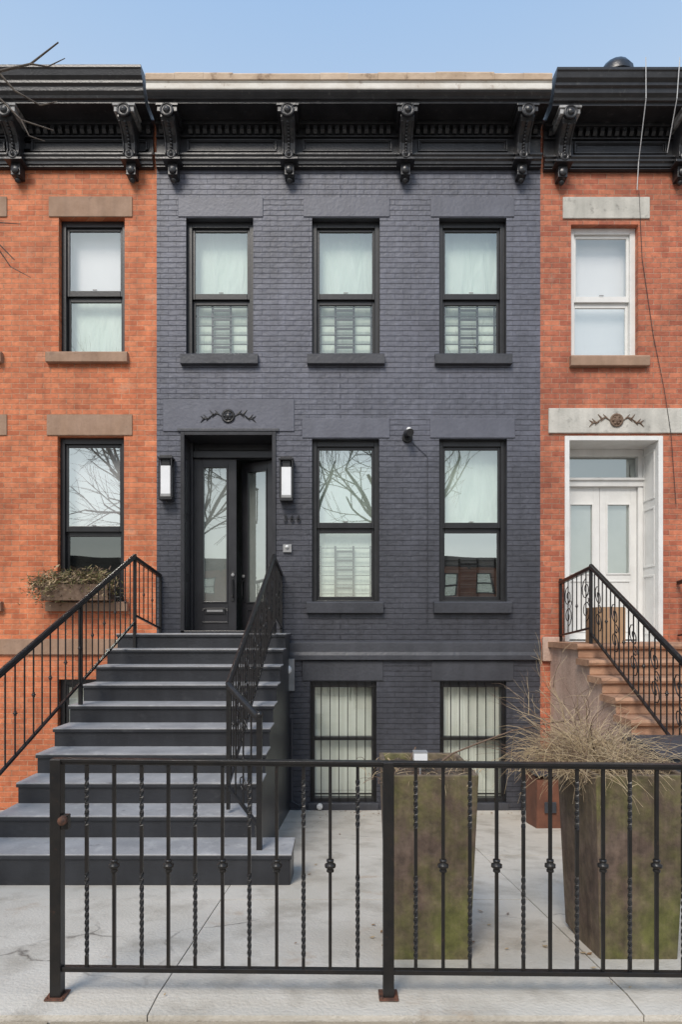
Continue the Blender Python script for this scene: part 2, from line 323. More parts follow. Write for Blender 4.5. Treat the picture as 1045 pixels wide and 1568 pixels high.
def cornice(house,x0,x1,bx,zo=0.0,style='mid',capk='black',kk='black'):
    b=B()
    b.box(x0,x1,-0.05,-0.001,7.57+zo,8.12+zo,kk)
    b.prism([(-0.05,7.60+zo),(-0.075,7.60+zo),(-0.08,7.635+zo),(-0.105,7.65+zo),(-0.105,7.675+zo),(-0.125,7.69+zo),(-0.125,7.715+zo),(-0.05,7.735+zo)],x0,x1,kk)
    b.prism([(-0.05,7.575+zo),(-0.062,7.575+zo),(-0.062,7.59+zo),(-0.05,7.59+zo)],x0,x1,kk)
    for i in range(len(bx)-1):
        a=bx[i]+0.17; c=bx[i+1]-0.17
        for (o,t,p) in ((0,0.022,0.03),(0.03,0.012,0.018)):
            za=7.765+zo+o; zb=7.925+zo-o*0.7; aa=a+o; cc=c-o
            b.box(aa,cc,-0.05-p,-0.0505,za,za+t,kk); b.box(aa,cc,-0.05-p,-0.0505,zb-t,zb,kk)
            b.box(aa,aa+t,-0.049-p,-0.0505,za+t,zb-t,kk); b.box(cc-t,cc,-0.049-p,-0.0505,za+t,zb-t,kk)
    x=x0+0.05
    while x<x1-0.05:
        if not any(abs(x+0.022-q)<0.14 for q in bx):
            b.prism([(-0.0505,7.985+zo),(-0.09,7.985+zo),(-0.12,8.02+zo),(-0.12,8.075+zo),(-0.0505,8.075+zo)],x,x+0.05,kk)
        x+=0.095
    b.box(x0,x1,-0.14,-0.0505,8.078+zo,8.118+zo,kk)
    b.box(x0,x1,-0.085,-0.0505,7.95+zo,7.968+zo,kk)
    b.obj('cornice_frieze',house,0.003)
    b=B(); z=8.12+zo
    if style=='mid':
        b.prism([(0,z),(-0.40,z),(-0.40,z+0.03),(-0.43,z+0.035),(-0.445,z+0.06),(-0.475,z+0.08),(-0.485,z+0.10),(0,z+0.10)],x0,x1,kk)
        b.obj('cornice_soffit',house,0.003)
        b=B(); b.prism([(0,z+.101),(-0.49,z+.101),(-0.495,z+.115),(-0.495,z+.175),(-0.51,z+.19),(0,z+.2)],x0,x1,'white_trim')
        n=14
        for i in range(n):
            a=x0+(x1-x0)*i/n; c=x0+(x1-x0)*(i+1)/n-0.002; h=0.30+random.uniform(-.012,.01)
            b.prism([(0,z+.201),(-0.515,z+.201),(-0.525+random.uniform(-.004,.004),z+h-.03),(-0.50,z+h),(0,z+h+.02)],a,c,'old_wood' )
        b.obj('weathered_gutter_trim',house,0.004)
    else:
        b.prism([(0,z),(-0.40,z),(-0.40,z+0.035),(-0.43,z+0.04),(-0.44,z+0.07),(-0.475,z+0.10),(-0.48,z+0.15),(-0.51,z+0.165),(-0.51,z+0.2),(-0.545,z+0.23),(-0.56,z+0.29),(-0.575,z+0.30),(-0.575,z+0.335),(0,z+0.38)],x0,x1,kk)
        b.obj('cornice_crown',house,0.004)
    for q in bx:
        b=B(); w=0.085
        b.prism([(-0.052,8.118+zo),(-0.37,8.118+zo),(-0.385,7.97+zo),(-0.36,7.93+zo),(-0.30,7.90+zo),(-0.24,7.85+zo),(-0.20,7.78+zo),(-0.185,7.70+zo),(-0.20,7.63+zo),(-0.18,7.585+zo),(-0.052,7.56+zo)],q-w,q+w,kk)
        b.box(q-0.125,q+0.125,-0.405,-0.06,8.02+zo,8.084+zo,capk)
        b.box(q-0.14,q+0.14,-0.42,-0.06,8.085+zo,8.1165+zo,capk)
        cur=[(-0.365,7.93),(-0.305,7.90),(-0.245,7.85),(-0.205,7.78),(-0.19,7.70),(-0.205,7.63)]
        for dx in (-0.07,0.07):
            b.path([(q+dx,y-0.006,zz+zo) for y,zz in cur],0.012,6,kk)
        for i in range(len(cur)-1):
            for t in (0.25,0.75):
                y=cur[i][0]+(cur[i+1][0]-cur[i][0])*t; zz=cur[i][1]+(cur[i+1][1]-cur[i][1])*t
                b.ball((q,y-0.012,zz+zo),0.019,8,kk)
        b.lathe((q,-0.405,8.03+zo),[(0.085,0),(0.088,-0.02),(0.07,-0.03),(0.062,-0.018),(0.045,-0.018),(0.035,-0.04),(0.005,-0.048)],14,kk,'Y')
        b.lathe((q,-0.19,7.635+zo),[(0.06,0),(0.062,-0.02),(0.045,-0.03),(0.03,-0.02),(0.02,-0.04),(0.004,-0.045)],12,kk,'Y')
        b.box(q-0.115,q+0.115,-0.21,-0.055,7.57+zo,7.60+zo,kk)
        b.box(q-0.06,q+0.06,-0.14,-0.003,7.42+zo,7.569+zo,kk)
        b.lathe((q-0.0,-0.14,7.48+zo),[(0.05,0),(0.05,-0.02),(0.03,-0.03),(0.004,-0.035)],10,kk,'Y')
        b.lathe((q,-0.075,7.42+zo),[(0.004,-0.07),(0.035,-0.05),(0.04,-0.03),(0.02,-0.012),(0.05,0)],10,kk)
        b.obj('cornice_bracket',house,0.004)

def ornament(house,cx,cz,w,k,y=-0.02):
    b=B()
    b.lathe((cx,y,cz),[(0.085,0),(0.09,-0.012),(0.075,-0.02),(0.062,-0.006),(0.05,-0.006),(0.04,-0.022),(0.004,-0.028)],16,k,'Y')
    for i in range(6):
        a=i*math.pi/3; b.lathe((cx+0.045*math.cos(a),y-0.012,cz+0.045*math.sin(a)),[(0.018,0),(0.012,-0.012),(0.002,-0.014)],8,k,'Y')
    for sx in(-1,1):
        pts=[(cx+sx*(0.09+w*0.38*t),y-0.004,cz+0.035*math.sin(t*5.5)) for t in [i/10 for i in range(11)]]
        b.path(pts,0.007,6,k)
        for t,dz in((0.15,0.05),(0.3,-0.05),(0.45,0.055),(0.62,-0.05),(0.78,0.05),(0.95,0.03),(0.95,-0.05)):
            px=cx+sx*(0.09+w*0.38*t); pz=cz+0.035*math.sin(t*5.5)
            b.cyl((px,y-0.003,pz),(px+sx*0.05,y-0.003,pz+dz*1.1),0.013,0.002,6,k)
    b.obj('carved_ornament',house)

# ------------------------------------------------------------------ MAIN HOUSE
X0,X1=-2.414,2.610
H=empty('dark_gray_row_house',(0,D,0))
LZ=1.522
up=[(285,388),(478,582),(673,776)]; mid=[(478,581),(673,777)]
ops=[(fx(a),fx(b),fz(545),fz(334)) for a,b in up]+[(fx(a),fx(b),fz(922),fz(672)) for a,b in mid]
bas=[(fx(a),fx(b),fz(1230),fz(1043)) for a,b in [(475,577),(674,776)]]
door=(fx(277),fx(423),LZ-0.01,fz(661),0.46,'door')
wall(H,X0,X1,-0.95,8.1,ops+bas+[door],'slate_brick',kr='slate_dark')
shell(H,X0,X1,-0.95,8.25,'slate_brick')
for i,o in enumerate(ops[:3]): window(H,*o,split=0.45,guard=0.98,kg='glass_mid',kg2='glass_lo')
window(H,*ops[3],split=0.47,guard=0.78,kg='glass_hi',kg2='glass_mid')
window(H,*ops[4],split=0.47,kg='glass',kg2='glass_hi',guard=0.6,kc2='dark_room')
b=B()
for a,c,y0,y1 in [(273,403,303,333),(465,597,303,333),(660,788,303,333)]:
    b.box(fx(a),fx(c),-0.012,0.05,fz(y1)+0.001,fz(y0),'slate')
for a,c,y0,y1 in [(463,597,641,671),(659,789,641,671)]:
    b.box(fx(a),fx(c),-0.012,0.05,fz(y1)+0.001,fz(y0),'slate')
b.box(fx(250),fx(451),-0.014,0.05,fz(661)+0.001,fz(612),'slate')
for a,c in ((463,587),(661,787)): b.box(fx(a),fx(c),-0.012,0.05,fz(1042),fz(1012),'slate_dark')
b.obj('lintels',H,0.006)
b=B()
for a,c,y0,y1 in [(278,396,544,560),(471,589,544,560),(666,783,544,560),(470,587,921,939),(664,782,921,939)]:
    b.prism([(-0.07,fz(y1)),(-0.075,fz(y0)-0.02),(-0.06,fz(y0)-0.004),(0.12,fz(y0)+0.006),(0.12,fz(y1))],fx(a),fx(c),'slate_dark')
for a,c in ((472,580),(671,779)): b.box(fx(a),fx(c),-0.03,0.1,fz(1240),fz(1229),'slate_dark')
b.obj('window_sills',H,0.008)
b=B()
b.prism([(-0.001,fz(1010)),(-0.055,fz(1010)),(-0.055,fz(1003)),(-0.04,fz(998)),(-0.035,fz(984)),(-0.001,fz(981))],fx(432),X1,'slate_dark')
b.obj('water_table',H,0.004)
BX=[-2.17,-0.667,0.832,2.335]
cornice(H,X0+0.01,X1-0.01,BX)
ornament(H,fx(350),fz(638),0.62,'black_frame',-0.016)
for j,o in enumerate(bas):
    a,c,z0,z1=o; b=B()
    for x in (a,c-0.06): b.box(x,x+0.06,0.05,0.16,z0,z1,'black_frame')
    b.box(a+.06,c-.06,0.05,0.16,z1-.07,z1,'black_frame'); b.box(a+.06,c-.06,0.05,0.16,z0,z0+.06,'black_frame')
    zm=fz(1132); b.box(a+.06,c-.06,0.08,0.15,zm-.025,zm+.025,'black_frame')
    b.obj('basement_window_frame',H,0.004)
    b=B(); b.quad((a+.05,0.12,z0),(c-.05,0.12,z0),(c-.05,0.12,z1),(a+.05,0.12,z1),'glass_lo'); b.obj('basement_window_glass',H)
    b=B()
    n=8
    for i in range(n):
        x=a+.03+(c-a-.06)*i/n; w=(c-a-.06)/n
        b.quad((x,0.17,z0),(x+w*1.02,0.188,z0),(x+w*1.02,0.188,z1),(x,0.17,z1),'blind')
    b.obj('vertical_blinds',H)
    b=B()
    for i in range(8):
        x=a+.03+(c-a-.06)*i/7
        b.cyl((x,0.02,z0+.03),(x,0.02,z1-.005),0.0065,n=6)
    for z in (z1-.07,zm+.01,z0+.12): b.box(a+.01,c-.01,0.027,0.037,z-.010,z+.010,'iron')
    b.obj('basement_security_bars',H)
# door assembly
dx0,dx1=door[0],door[1]; dz1=door[3]
b=B()
b.box(dx0-0.0,dx0+0.05,-0.02,0.44,LZ,dz1-.0015,'door'); b.box(dx1-0.05,dx1,-0.02,0.44,LZ,dz1-.0015,'door'); b.box(dx0+.05,dx1-.05,-0.02,0.44,dz1-0.05,dz1-.0015,'door')
b.box(dx0-.04,dx1+.04,-0.03,-0.0155,dz1-0.001,dz1+0.035,'slate_dark')
b.box(dx0+0.05,dx0+0.085,0.30,0.44,LZ,dz1-.05,'door'); b.box(dx1-0.085,dx1-.05,0.30,0.44,LZ,dz1-.05,'door')
zt=3.90
b.box(dx0+.085,dx1-.085,0.32,0.46,zt,zt+.09,'door')
b.box(dx0+.085,dx1-.085,0.40,0.46,zt+.09,dz1-.05,'door')
b.box(dx0+.14,dx1-.14,0.385,0.40,zt+.12,dz1-.09,'door')
for z0,z1 in ((1.6,2.2),(2.3,3.0),(3.1,3.8)):
    b.box(dx0+.05,dx0+.058,0.06,0.26,z0,z1,'door')
b.box(dx0,dx1,-0.02,0.5,LZ-.009,LZ+.03,'door')
b.obj('door_surround',H,0.004)
def leaf(h,w,z0,z1,kd,origin,ang,gz0,gz1,slot=False,kgl='glass',knobx=None,backk='curtain'):
    b=B(); t=0.05; s=0.115 if w>0.55 else 0.085
    b.box(0,s,0,t,z0,z1,kd); b.box(w-s,w,0,t,z0,z1,kd); b.box(s,w-s,0,t,z0,gz0,kd); b.box(s,w-s,0,t,gz1,z1,kd)
    m=0.02
    for (a,c,d,e) in ((s,s+m,gz0,gz1),(w-s-m,w-s,gz0,gz1),(s+m,w-s-m,gz0,gz0+m),(s+m,w-s-m,gz1-m,gz1)):
        b.box(a,c,-0.012,t*.5,d,e,kd)
    if gz0-z0>0.3:
        for (a,c,d,e) in ((s,w-s,z0+.1,z0+.12),(s,w-s,gz0-.1,gz0-.08),(s,s+.02,z0+.12,gz0-.1),(w-s-.02,w-s,z0+.12,gz0-.1)):
            b.box(a,c,-0.012,-0.0005,d,e,kd)
    if slot:
        b.box(w/2-.14,w/2+.14,-0.02,-0.0005,gz0-.15,gz0-.07,'black_frame'); b.box(w/2-.11,w/2+.11,-0.026,-0.0202,gz0-.125,gz0-.095,'galv')
    if knobx is not None:
        b.box(knobx-.02,knobx+.02,-0.012,-0.0005,gz0+.02,gz0+.42,'black_frame'); b.path([(knobx,-.012,gz0+.08),(knobx,-.06,gz0+.1),(knobx,-.06,gz0+.3),(knobx,-.012,gz0+.32)],0.011,8,'black_frame')
        b.lathe((knobx,-.012,gz0+.38),[(0.024,0),(0.024,-.012),(0.01,-.016)],10,'galv','Y')
    o=b.obj('door_leaf',h,0.003); o.location=origin; o.rotation_euler=(0,0,ang)
    g=B(); g.quad((s,0.02,gz0),(w-s,0.02,gz0),(w-s,0.02,gz1),(s,0.02,gz1),kgl)
    q=g.obj('door_glass',h); q.location=origin; q.rotation_euler=(0,0,ang)
    g=B(); g.quad((s,0.045,gz0),(w-s,0.045,gz0),(w-s,0.045,gz1),(s,0.045,gz1),backk)
    q=g.obj('door_glass_backing',h); q.location=origin; q.rotation_euler=(0,0,ang)
leaf(H,0.58,LZ+.03,zt,'door',(dx0+.085,0.38,0),0,1.93,3.80,True,knobx=0.535,backk='pale_backing')
an=math.radians(24); LW=.50
leaf(H,LW,LZ+.03,zt-.005,'door',(dx1-.09-LW*math.cos(an),0.42+LW*math.sin(an),0),-an,1.93,3.78,knobx=0.04,backk='pale_backing')
b=B(); b.box(dx0-.1,dx1+.1,1.6,1.62,LZ-.2,4.3,'pale_backing'); b.box(dx0-.1,dx0-.08,0.5,1.6,LZ-.2,4.3,'interior'); b.box(dx1+.08,dx1+.1,0.5,1.6,LZ-.2,4.3,'interior')
b.box(dx0-.1,dx1+.1,0.47,1.6,4.3,4.32,'interior'); b.box(dx0-.1,dx1+.1,0.47,1.6,LZ-.22,LZ-.2,'interior'); b.obj('vestibule',H)
def lantern(px,py):
    cx=fx(px); cz=fz(py); b=B()
    b.box(cx-.06,cx+.06,-.02,-.0015,cz-.26,cz+.26,'black_frame')
    b.box(cx-.095,cx+.095,-.17,-.0205,cz+.25,cz+.275,'black_frame'); b.box(cx-.075,cx+.075,-.15,-.0205,cz+.275,cz+.295,'black_frame')
    b.box(cx-.085,cx+.085,-.16,-.0205,cz-.275,cz-.235,'black_frame')
    for sx in (-1,1):
        for y in (-.155,-.035): b.box(cx+sx*.08-.008,cx+sx*.08+.008,y-.008,y+.008,cz-.235,cz+.25,'black_frame')
    b.box(cx-.062,cx+.062,-.145,-.04,cz-.20,cz+.16,'frost'); b.box(cx-.066,cx+.066,-.149,-.036,cz-.234,cz-.2,'galv'); b.box(cx-.05,cx+.05,-.13,-.05,cz+.16,cz+.249,'black_frame')
    b.cyl((cx,-.09,cz-.3),(cx,-.09,cz-.275),.012,n=8,k='black_frame')
    b.obj('wall_lantern',H,0.002)
lantern(258,736); lantern(440,738)
for i,ch in enumerate('366'):
    cu=bpy.data.curves.new('house_number_digit','FONT'); cu.body=ch; cu.size=0.125; cu.extrude=0.008; cu.materials.append(M['black_frame'])
    o=bpy.data.objects.new('house_number_digit',cu); S.collection.objects.link(o); o.parent=H
    o.location=(fx(434)+i*0.085,-0.022,fz(799)); o.rotation_euler=(math.pi/2,0,0)
b=B()
b.box(fx(434),fx(447),-.035,-.0015,fz(846),fz(834),'galv'); b.lathe((fx(440),-.035,fz(838)),[(0.025,0),(0.02,-.02),(0.003,-.03)],10,'white','Y')
b.obj('door_bell',H,0.003)
b=B()
cx,cz=fx(624),fz(668)
b.lathe((cx,-.0015,cz-.02),[(0.07,0),(0.07,-.025),(0.06,-.03)],14,'black_frame','Y')
b.cyl((cx,-.03,cz-.01),(cx+.0,-.10,cz-.0),.022,n=10,k='black_frame'); b.cyl((cx-.01,-.06,cz+.02),(cx+.02,-.20,cz-.01),.048,n=14,k='black_frame'); b.ball((cx+.01,-.11,cz+.05),.035,12,'white')
b.obj('security_camera',H)
b=B()
b.box(fx(431),fx(452),-.14,-.0565,fz(1056),fz(1008),'galv'); b.lathe((fx(441),-.14,fz(1024)),[(0.06,0),(0.06,-.03),(0.045,-.045),(0.003,-.05)],14,'frost','Y')
b.path([(fx(436),-.05,fz(1056)),(fx(436),-.05,fz(1235))],.018,8,'slate_dark'); b.path([(fx(447),-.04,fz(1100)),(fx(447),-.04,fz(1225)),(fx(459),-.04,fz(1232))],.01,8,'slate_dark')
b.box(fx(431),fx(441),-.11,-.055,fz(1228),fz(1210),'frost')
b.lathe((fx(490),-.03,fz(1233)),[(0.04,0),(0.04,-.05),(0.02,-.06)],10,'white','Y')
b.obj('utility_meter',H,0.004)
b=B(); b.path([(fx(800),-.06,fz(1150)),(fx(800),-.06,fz(1238))],.03,8,'slate_dark')
b.path([(fx(655),-.012,fz(960)),(fx(655),-.012,fz(700)),(fx(630),-.012,fz(676))],.004,5,'slate_dark'); b.obj('drain_pipe',H)

# ------------------------------------------------------------------ LEFT NEIGHBOUR
HL=empty('brick_row_house',(0,D,0))
LX0=X0-5.0
opsL=[]
for k in range(3):
    s=-192*k
    opsL+= [(fx(90+s),fx(191+s),fz(541),fz(333)),(fx(88+s),fx(190+s),fz(922),fz(668)),(fx(88+s),fx(190+s),fz(1230),fz(1040))]
opsL=[o for o in opsL if o[0]>LX0+0.1]
wall(HL,LX0,X0-.0,-0.95,8.1,opsL,'orange_brick')
shell(HL,LX0,X0-.002,-0.95,8.25,'orange_brick')
for i,o in enumerate(opsL):
    r=i%3
    if r==0: window(HL,*o,split=0.46,kc='white_blind',kc2='curtain',kg='glass_mid')
    elif r==1: window(HL,*o,split=0.44,kg='glass_hi',kc='white_blind',kg2='screen',kc2='dark_room')
    else: window(HL,*o,kc='blind')
b=B()
for k in range(3):
    s=-192*k
    if fx(75+s)<LX0: continue
    for a,c,y0,y1 in ((75,203,302,333),(72,203,635,667)): b.box(fx(a+s),fx(c+s),-.015,.05,fz(y1)+.001,fz(y0),'tan_stone')
    for y0,y1 in ((541,557),(921,936)): b.prism([(-.07,fz(y1)),(-.075,fz(y0)-.02),(-.06,fz(y0)-.004),(.12,fz(y0)+.006),(.12,fz(y1))],fx(73+s),fx(197+s),'tan_stone')
b.box(LX0,X0-.25,-.04,-.001,fz(1002),fz(978),'tan_stone')
b.obj('brownstone_trim',HL,.006)
cornice(HL,LX0,X0-.03,[fx(208)-.02,fx(33)-.01,fx(-142),fx(-320)],0.0,'side','grey_cap')

wb=empty('window_flower_box',(fx(128),D-.16,fz(905)))
b=B(); b.prism([(-.12,-.13),(-.15,.07),(-.14,.07),(-.115,-.115),(.115,-.115),(.13,.07),(.14,.07),(.12,-.13)],-.42,.42,'twig'); b.box(-.41,.41,-.13,.12,.03,.045,'soil'); b.obj('box',wb)
b=B(); rr=random.Random(3)
for i in range(2400):
    cl=rr.choice([(-.40,.12),(-.24,.18),(-.33,.02),(-.05,.11),(.1,.18),(.28,.15),(.38,.07),(-.47,.05)])
    p=Vector((cl[0]+rr.gauss(0,.08),-.08+rr.gauss(0,.08),cl[1]+rr.gauss(0,.05)+ (0 if rr.random()<.75 else -.12)))
    d=Vector((rr.uniform(-1,1),rr.uniform(-1,1),rr.uniform(-.3,1))).normalized(); u=d.cross(Vector((rr.random(),rr.random(),.3))).normalized()
    L=rr.uniform(.03,.08); w=.008
    b.quad(p-u*w,p+u*w,p+d*L+u*w*.3,p+d*L-u*w*.3,rr.choice(['leaf','leaf','straw','twig']))
b.obj('foliage',wb)

# ------------------------------------------------------------------ RIGHT NEIGHBOUR
HR=empty('brick_row_house.001',(0,D,0))
RX1=X1+5.2
opsR=[(fx(875),fx(978),fz(548),fz(344)),(fx(1067),fx(1170),fz(548),fz(344)),(fx(1259),fx(1362),fz(548),fz(344)),
      (fx(1085),fx(1188),fz(922),fz(668)),(fx(1270),fx(1373),fz(922),fz(668))]
doorR=(fx(865),fx(1015),1.41,fz(668),0.5,'white')
wall(HR,X1,RX1,-.95,8.1,opsR+[doorR],'red_brick')
shell(HR,X1+.002,RX1,-.95,8.25,'red_brick')
for o in opsR: window(HR,*o,kf='white',split=.46,kc='white_blind',kc2='white_blind',kg='glass_mid',kg2='glass_hi',fw=.07)
b=B()
for s in (0,192,384):
    b.box(fx(862+s),fx(995+s),-.02,.05,fz(336),fz(303),'gray_stone')
    b.prism([(-.07,fz(563)),(-.08,fz(549)),(-.06,fz(547)),(.12,fz(546)),(.12,fz(563))],fx(872+s),fx(992+s),'tan_stone')
b.box(fx(840),fx(1050),-.03,.05,fz(664),fz(626),'gray_stone')
b.box(X1+.02,X1+.3,-.05,-.001,fz(1012),fz(975),'pink_stucco')
b.obj('stone_trim',HR,.008)
ornament(HR,fx(943),fz(645),.6,'twig',-.032)
a,c,z0,z1=doorR[:4]; b=B()
b.box(a,a+.06,-.02,.48,z0,z1-.0015,'white'); b.box(c-.06,c,-.02,.48,z0,z1-.0015,'white'); b.box(a+.06,c-.06,-.02,.48,z1-.06,z1-.0015,'white')
for zz0,zz1 in ((1.5,2.3),(2.4,3.2),(3.3,3.95)):
    b.box(c-.07,c-.0605,.08,.11,zz0,zz1,'white'); b.box(c-.07,c-.0605,.36,.39,zz0,zz1,'white'); b.box(c-.07,c-.0605,.11,.36,zz1-.03,zz1,'white'); b.box(c-.07,c-.0605,.11,.36,zz0,zz0+.03,'white')
ztr=HC+(960-742)/110.4
b.box(a+.06,c-.06,.38,.50,ztr-.05,ztr+.07,'white'); b.box(a+.06,c-.06,.35,.5,ztr+.03,ztr+.055,'white')
ztt=HC+(960-702)/110.4
b.box(a+.06,c-.06,.40,.5,ztt,z1-.06,'white'); b.box(a+.06,a+.13,.40,.5,z0,ztt,'white'); b.box(c-.13,c-.06,.40,.5,z0,ztt,'white')
b.obj('white_door_surround',HR,.004)
b=B(); b.quad((a+.13,.46,ztr+.07),(c-.13,.46,ztr+.07),(c-.13,.46,ztt),(a+.13,.46,ztt),'glass'); b.quad((a,.6,ztr),(c,.6,ztr),(c,.6,z1),(a,.6,z1),'interior'); b.obj('transom_glass',HR)
w=(c-a-.26)/2
leaf(HR,w-.004,z0+.02,ztr-.05,'white',(a+.13,.44,0),0,2.32,3.30,backk='pale_backing')
leaf(HR,w-.004,z0+.02,ztr-.05,'white',(a+.13+w,.44,0),0,2.32,3.30,backk='pale_backing')
cornice(HR,X1+.03,RX1,[fx(857)-.0,fx(1037),fx(1217),fx(1397)],-.03,'side','grey_cap')
b=B(); b.lathe((3.44,-.36,8.44),[(.22,0),(.215,.08),(.16,.16),(.08,.20),(.004,.21)],16,'black'); b.obj('roof_vent',HR)
b=B()
b.path([(fx(955)+.0,-.62,8.5),(fx(962),-.5,8.1),(fx(972),-.12,7.6),(fx(975),-.02,7.3)],.006,5,'frost')
b.path([(fx(1008)-.04,-.62,8.5),(fx(1010)-.03,-.5,8.1),(fx(1014),-.14,7.7)],.006,5,'frost')
b.path([(fx(978),-.02,7.3),(fx(983),-.02,6.4),(fx(1000),-.02,5.4),(fx(1016),-.03,4.7),(fx(1026),-.04,4.1),(fx(1034),-.03,3.2)],.004,5,'black_frame')
b.obj('roof_cables',HR)

# opposite houses (seen in reflections)
for i,xx in enumerate((-9.5,-15.7,8.2)):
    HO=empty('brick_row_house.%03d'%(i+2),(xx,-19.5,0),math.pi); HO.scale=(1,1,.66)
    oo=[]
    for q in (-2,0,2):
        oo+=[(q-.45,q+.45,5.2,7.0),(q-.45,q+.45,2.2,4.2)]
    wall(HO,-3.05,3.05,-.1,8.3,oo,['opp_brick','tan_stone','opp_brick'][i]); shell(HO,-3.05,3.05,-.1,8.3,'opp_brick')
    for o in oo: window(HO,*o,kc='dark_room')
    cornice(HO,-3.05,3.05,[-2.6,-.87,.87,2.6],0.1,'side')

# ------------------------------------------------------------------ GROUND
b=B()
prof=[(-400,-.3),(-17,-.3),(-10.2,-.3),(2.5,-.3),(2.7,-.06),(8.5,-.86),(12,-.86),(400,-.86)]
for i in range(len(prof)-1):
    y0,z0=prof[i];y1,z1=prof[i+1]; b.quad((-400,y0,z0),(400,y0,z0),(400,y1,z1),(-400,y1,z1),'earth')
b.obj('ground')
b=B()
xs=[-.8+2.05*i for i in range(-4,5)]; ys=[2.64,4.25,5.62,6.95,8.37]
for i in range(len(xs)-1):
    for j in range(4):
        a=xs[i]+.003;c=xs[i+1]-.003;y0=ys[j]+(.003 if j else 0);y1=ys[j+1]-.003
        e=random.uniform(-.002,.002)
        def zz(y): return gz(y)+e
        if j==0:
            b.add([(a,y0,-.08),(c,y0,-.08),(c,2.80,-.08),(a,2.80,-.08),(a,y0,e),(c,y0,e),(c,2.80,e-.003),(a,2.80,e-.003)],[(0,3,2,1),(4,5,6,7),(0,1,5,4),(1,2,6,5),(3,0,4,7)],'concrete'); y0=2.80
        b.add([(a,y0,zz(y0)-.08),(c,y0,zz(y0)-.08),(c,y1,zz(y1)-.08),(a,y1,zz(y1)-.08),(a,y0,zz(y0)),(c,y0,zz(y0)),(c,y1,zz(y1)),(a,y1,zz(y1))],
              [(0,3,2,1),(4,5,6,7),(1,2,6,5),(2,3,7,6),(3,0,4,7)]+([(0,1,5,4)] if j else []),'concrete')
b.obj('front_yard_paving')
b=B()
for i in range(-13,13):
    for j in range(3):
        b.box(i*1.5+.006+.3,i*1.5+1.494+.3,-1.0+j*1.212+.004,-1.0+(j+1)*1.212-.004,-.25,-.022,'walk')
b.obj('sidewalk',None)
b=B(); b.box(-20,20,-1.16,-1.003,-.28,-.018,'gray_stone'); b.obj('kerb',None,.01)
b=B(); b.quad((-400,-10.2,-.16),(400,-10.2,-.16),(400,-1.16,-.16),(-400,-1.16,-.16),'asphalt'); b.obj('road')
b=B(); b.box(-20,20,-19.5,-10.2,-.28,-.02,'walk'); b.obj('sidewalk.001')
# fallen leaves / debris
b=B(); rl=random.Random(9)
for i in range(150):
    if rl.random()<.55: X=rl.uniform(-.3,2.6); Y=8.34-abs(rl.gauss(0,.35))
    elif rl.random()<.5: X=rl.uniform(.1,2.2); Y=rl.gauss(3.5,.45)
    else: X=rl.uniform(-2.5,2.5); Y=rl.uniform(2.7,8.2)
    if X<-.33 and Y>4.5: continue
    if Y<2.66: continue
    z=gz(Y)+.006; a=rl.uniform(0,6.28); L=rl.uniform(.008,.024); u=Vector((math.cos(a),math.sin(a),-.1417*math.sin(a)))*L; w_=Vector((-math.sin(a),math.cos(a),-.1417*math.cos(a)))*L*.5
    p=Vector((X,Y,z)); b.add([p-u,p+w_+Vector((0,0,.004)),p+u+Vector((0,0,.006)),p-w_],[(0,1,2,3)],rl.choice(['litter','litter','straw']))
b.obj('fallen_leaves')

# ------------------------------------------------------------------ MAIN STOOP
ST=empty('front_stoop',(0,0,0))
SL,SR=-2.68,-.67; T=.337;R=.1727;Y0=7.65
b=B(); prof=[(D-.003,-1.0),(D-.003,LZ-.04)]
for k in range(0,9):
    f=Y0-k*T; z=LZ-k*R-.04
    if k>0: prof.append((Y0-(k-1)*T+.02,z))
    prof.append((f+.02,z))
prof.append((Y0-8*T+.02,-1.0))
b.prism(prof,SL,SR,'stair')
b.obj('stair_body',ST,.004)
b=B()
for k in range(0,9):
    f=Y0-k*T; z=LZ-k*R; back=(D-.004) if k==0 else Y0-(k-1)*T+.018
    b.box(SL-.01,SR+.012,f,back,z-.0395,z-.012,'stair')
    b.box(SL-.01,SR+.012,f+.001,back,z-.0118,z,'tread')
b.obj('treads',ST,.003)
b=B(); k=9; f=Y0-9*T; z=LZ-9*R
b.box(-3.1,-.366,f,Y0-8*T+.018,-.75,z-.04,'stair'); b.obj('bottom_step',ST,.012)
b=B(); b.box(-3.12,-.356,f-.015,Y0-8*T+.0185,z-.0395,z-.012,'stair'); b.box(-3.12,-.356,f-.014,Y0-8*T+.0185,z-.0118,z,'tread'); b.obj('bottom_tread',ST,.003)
def knuckle(b,p,s=1.0,k='iron'):
    b.lathe(p,[(.008*s,-.028*s),(.016*s,-.026*s),(.016*s,-.018*s),(.012*s,-.012*s),(.024*s,-.006*s),(.024*s,.006*s),(.012*s,.012*s),(.016*s,.018*s),(.016*s,.026*s),(.008*s,.028*s)],10,k)
def spiral(c,r,turns,n,ux,uz,start=0):
    out=[]
    for i in range(n+1):
        t=i/n; a=start+turns*2*math.pi*t; rr=r*(1-.8*t)
        out.append(Vector(c)+Vector(ux)*rr*math.cos(a)+Vector(uz)*rr*math.sin(a))
    return out
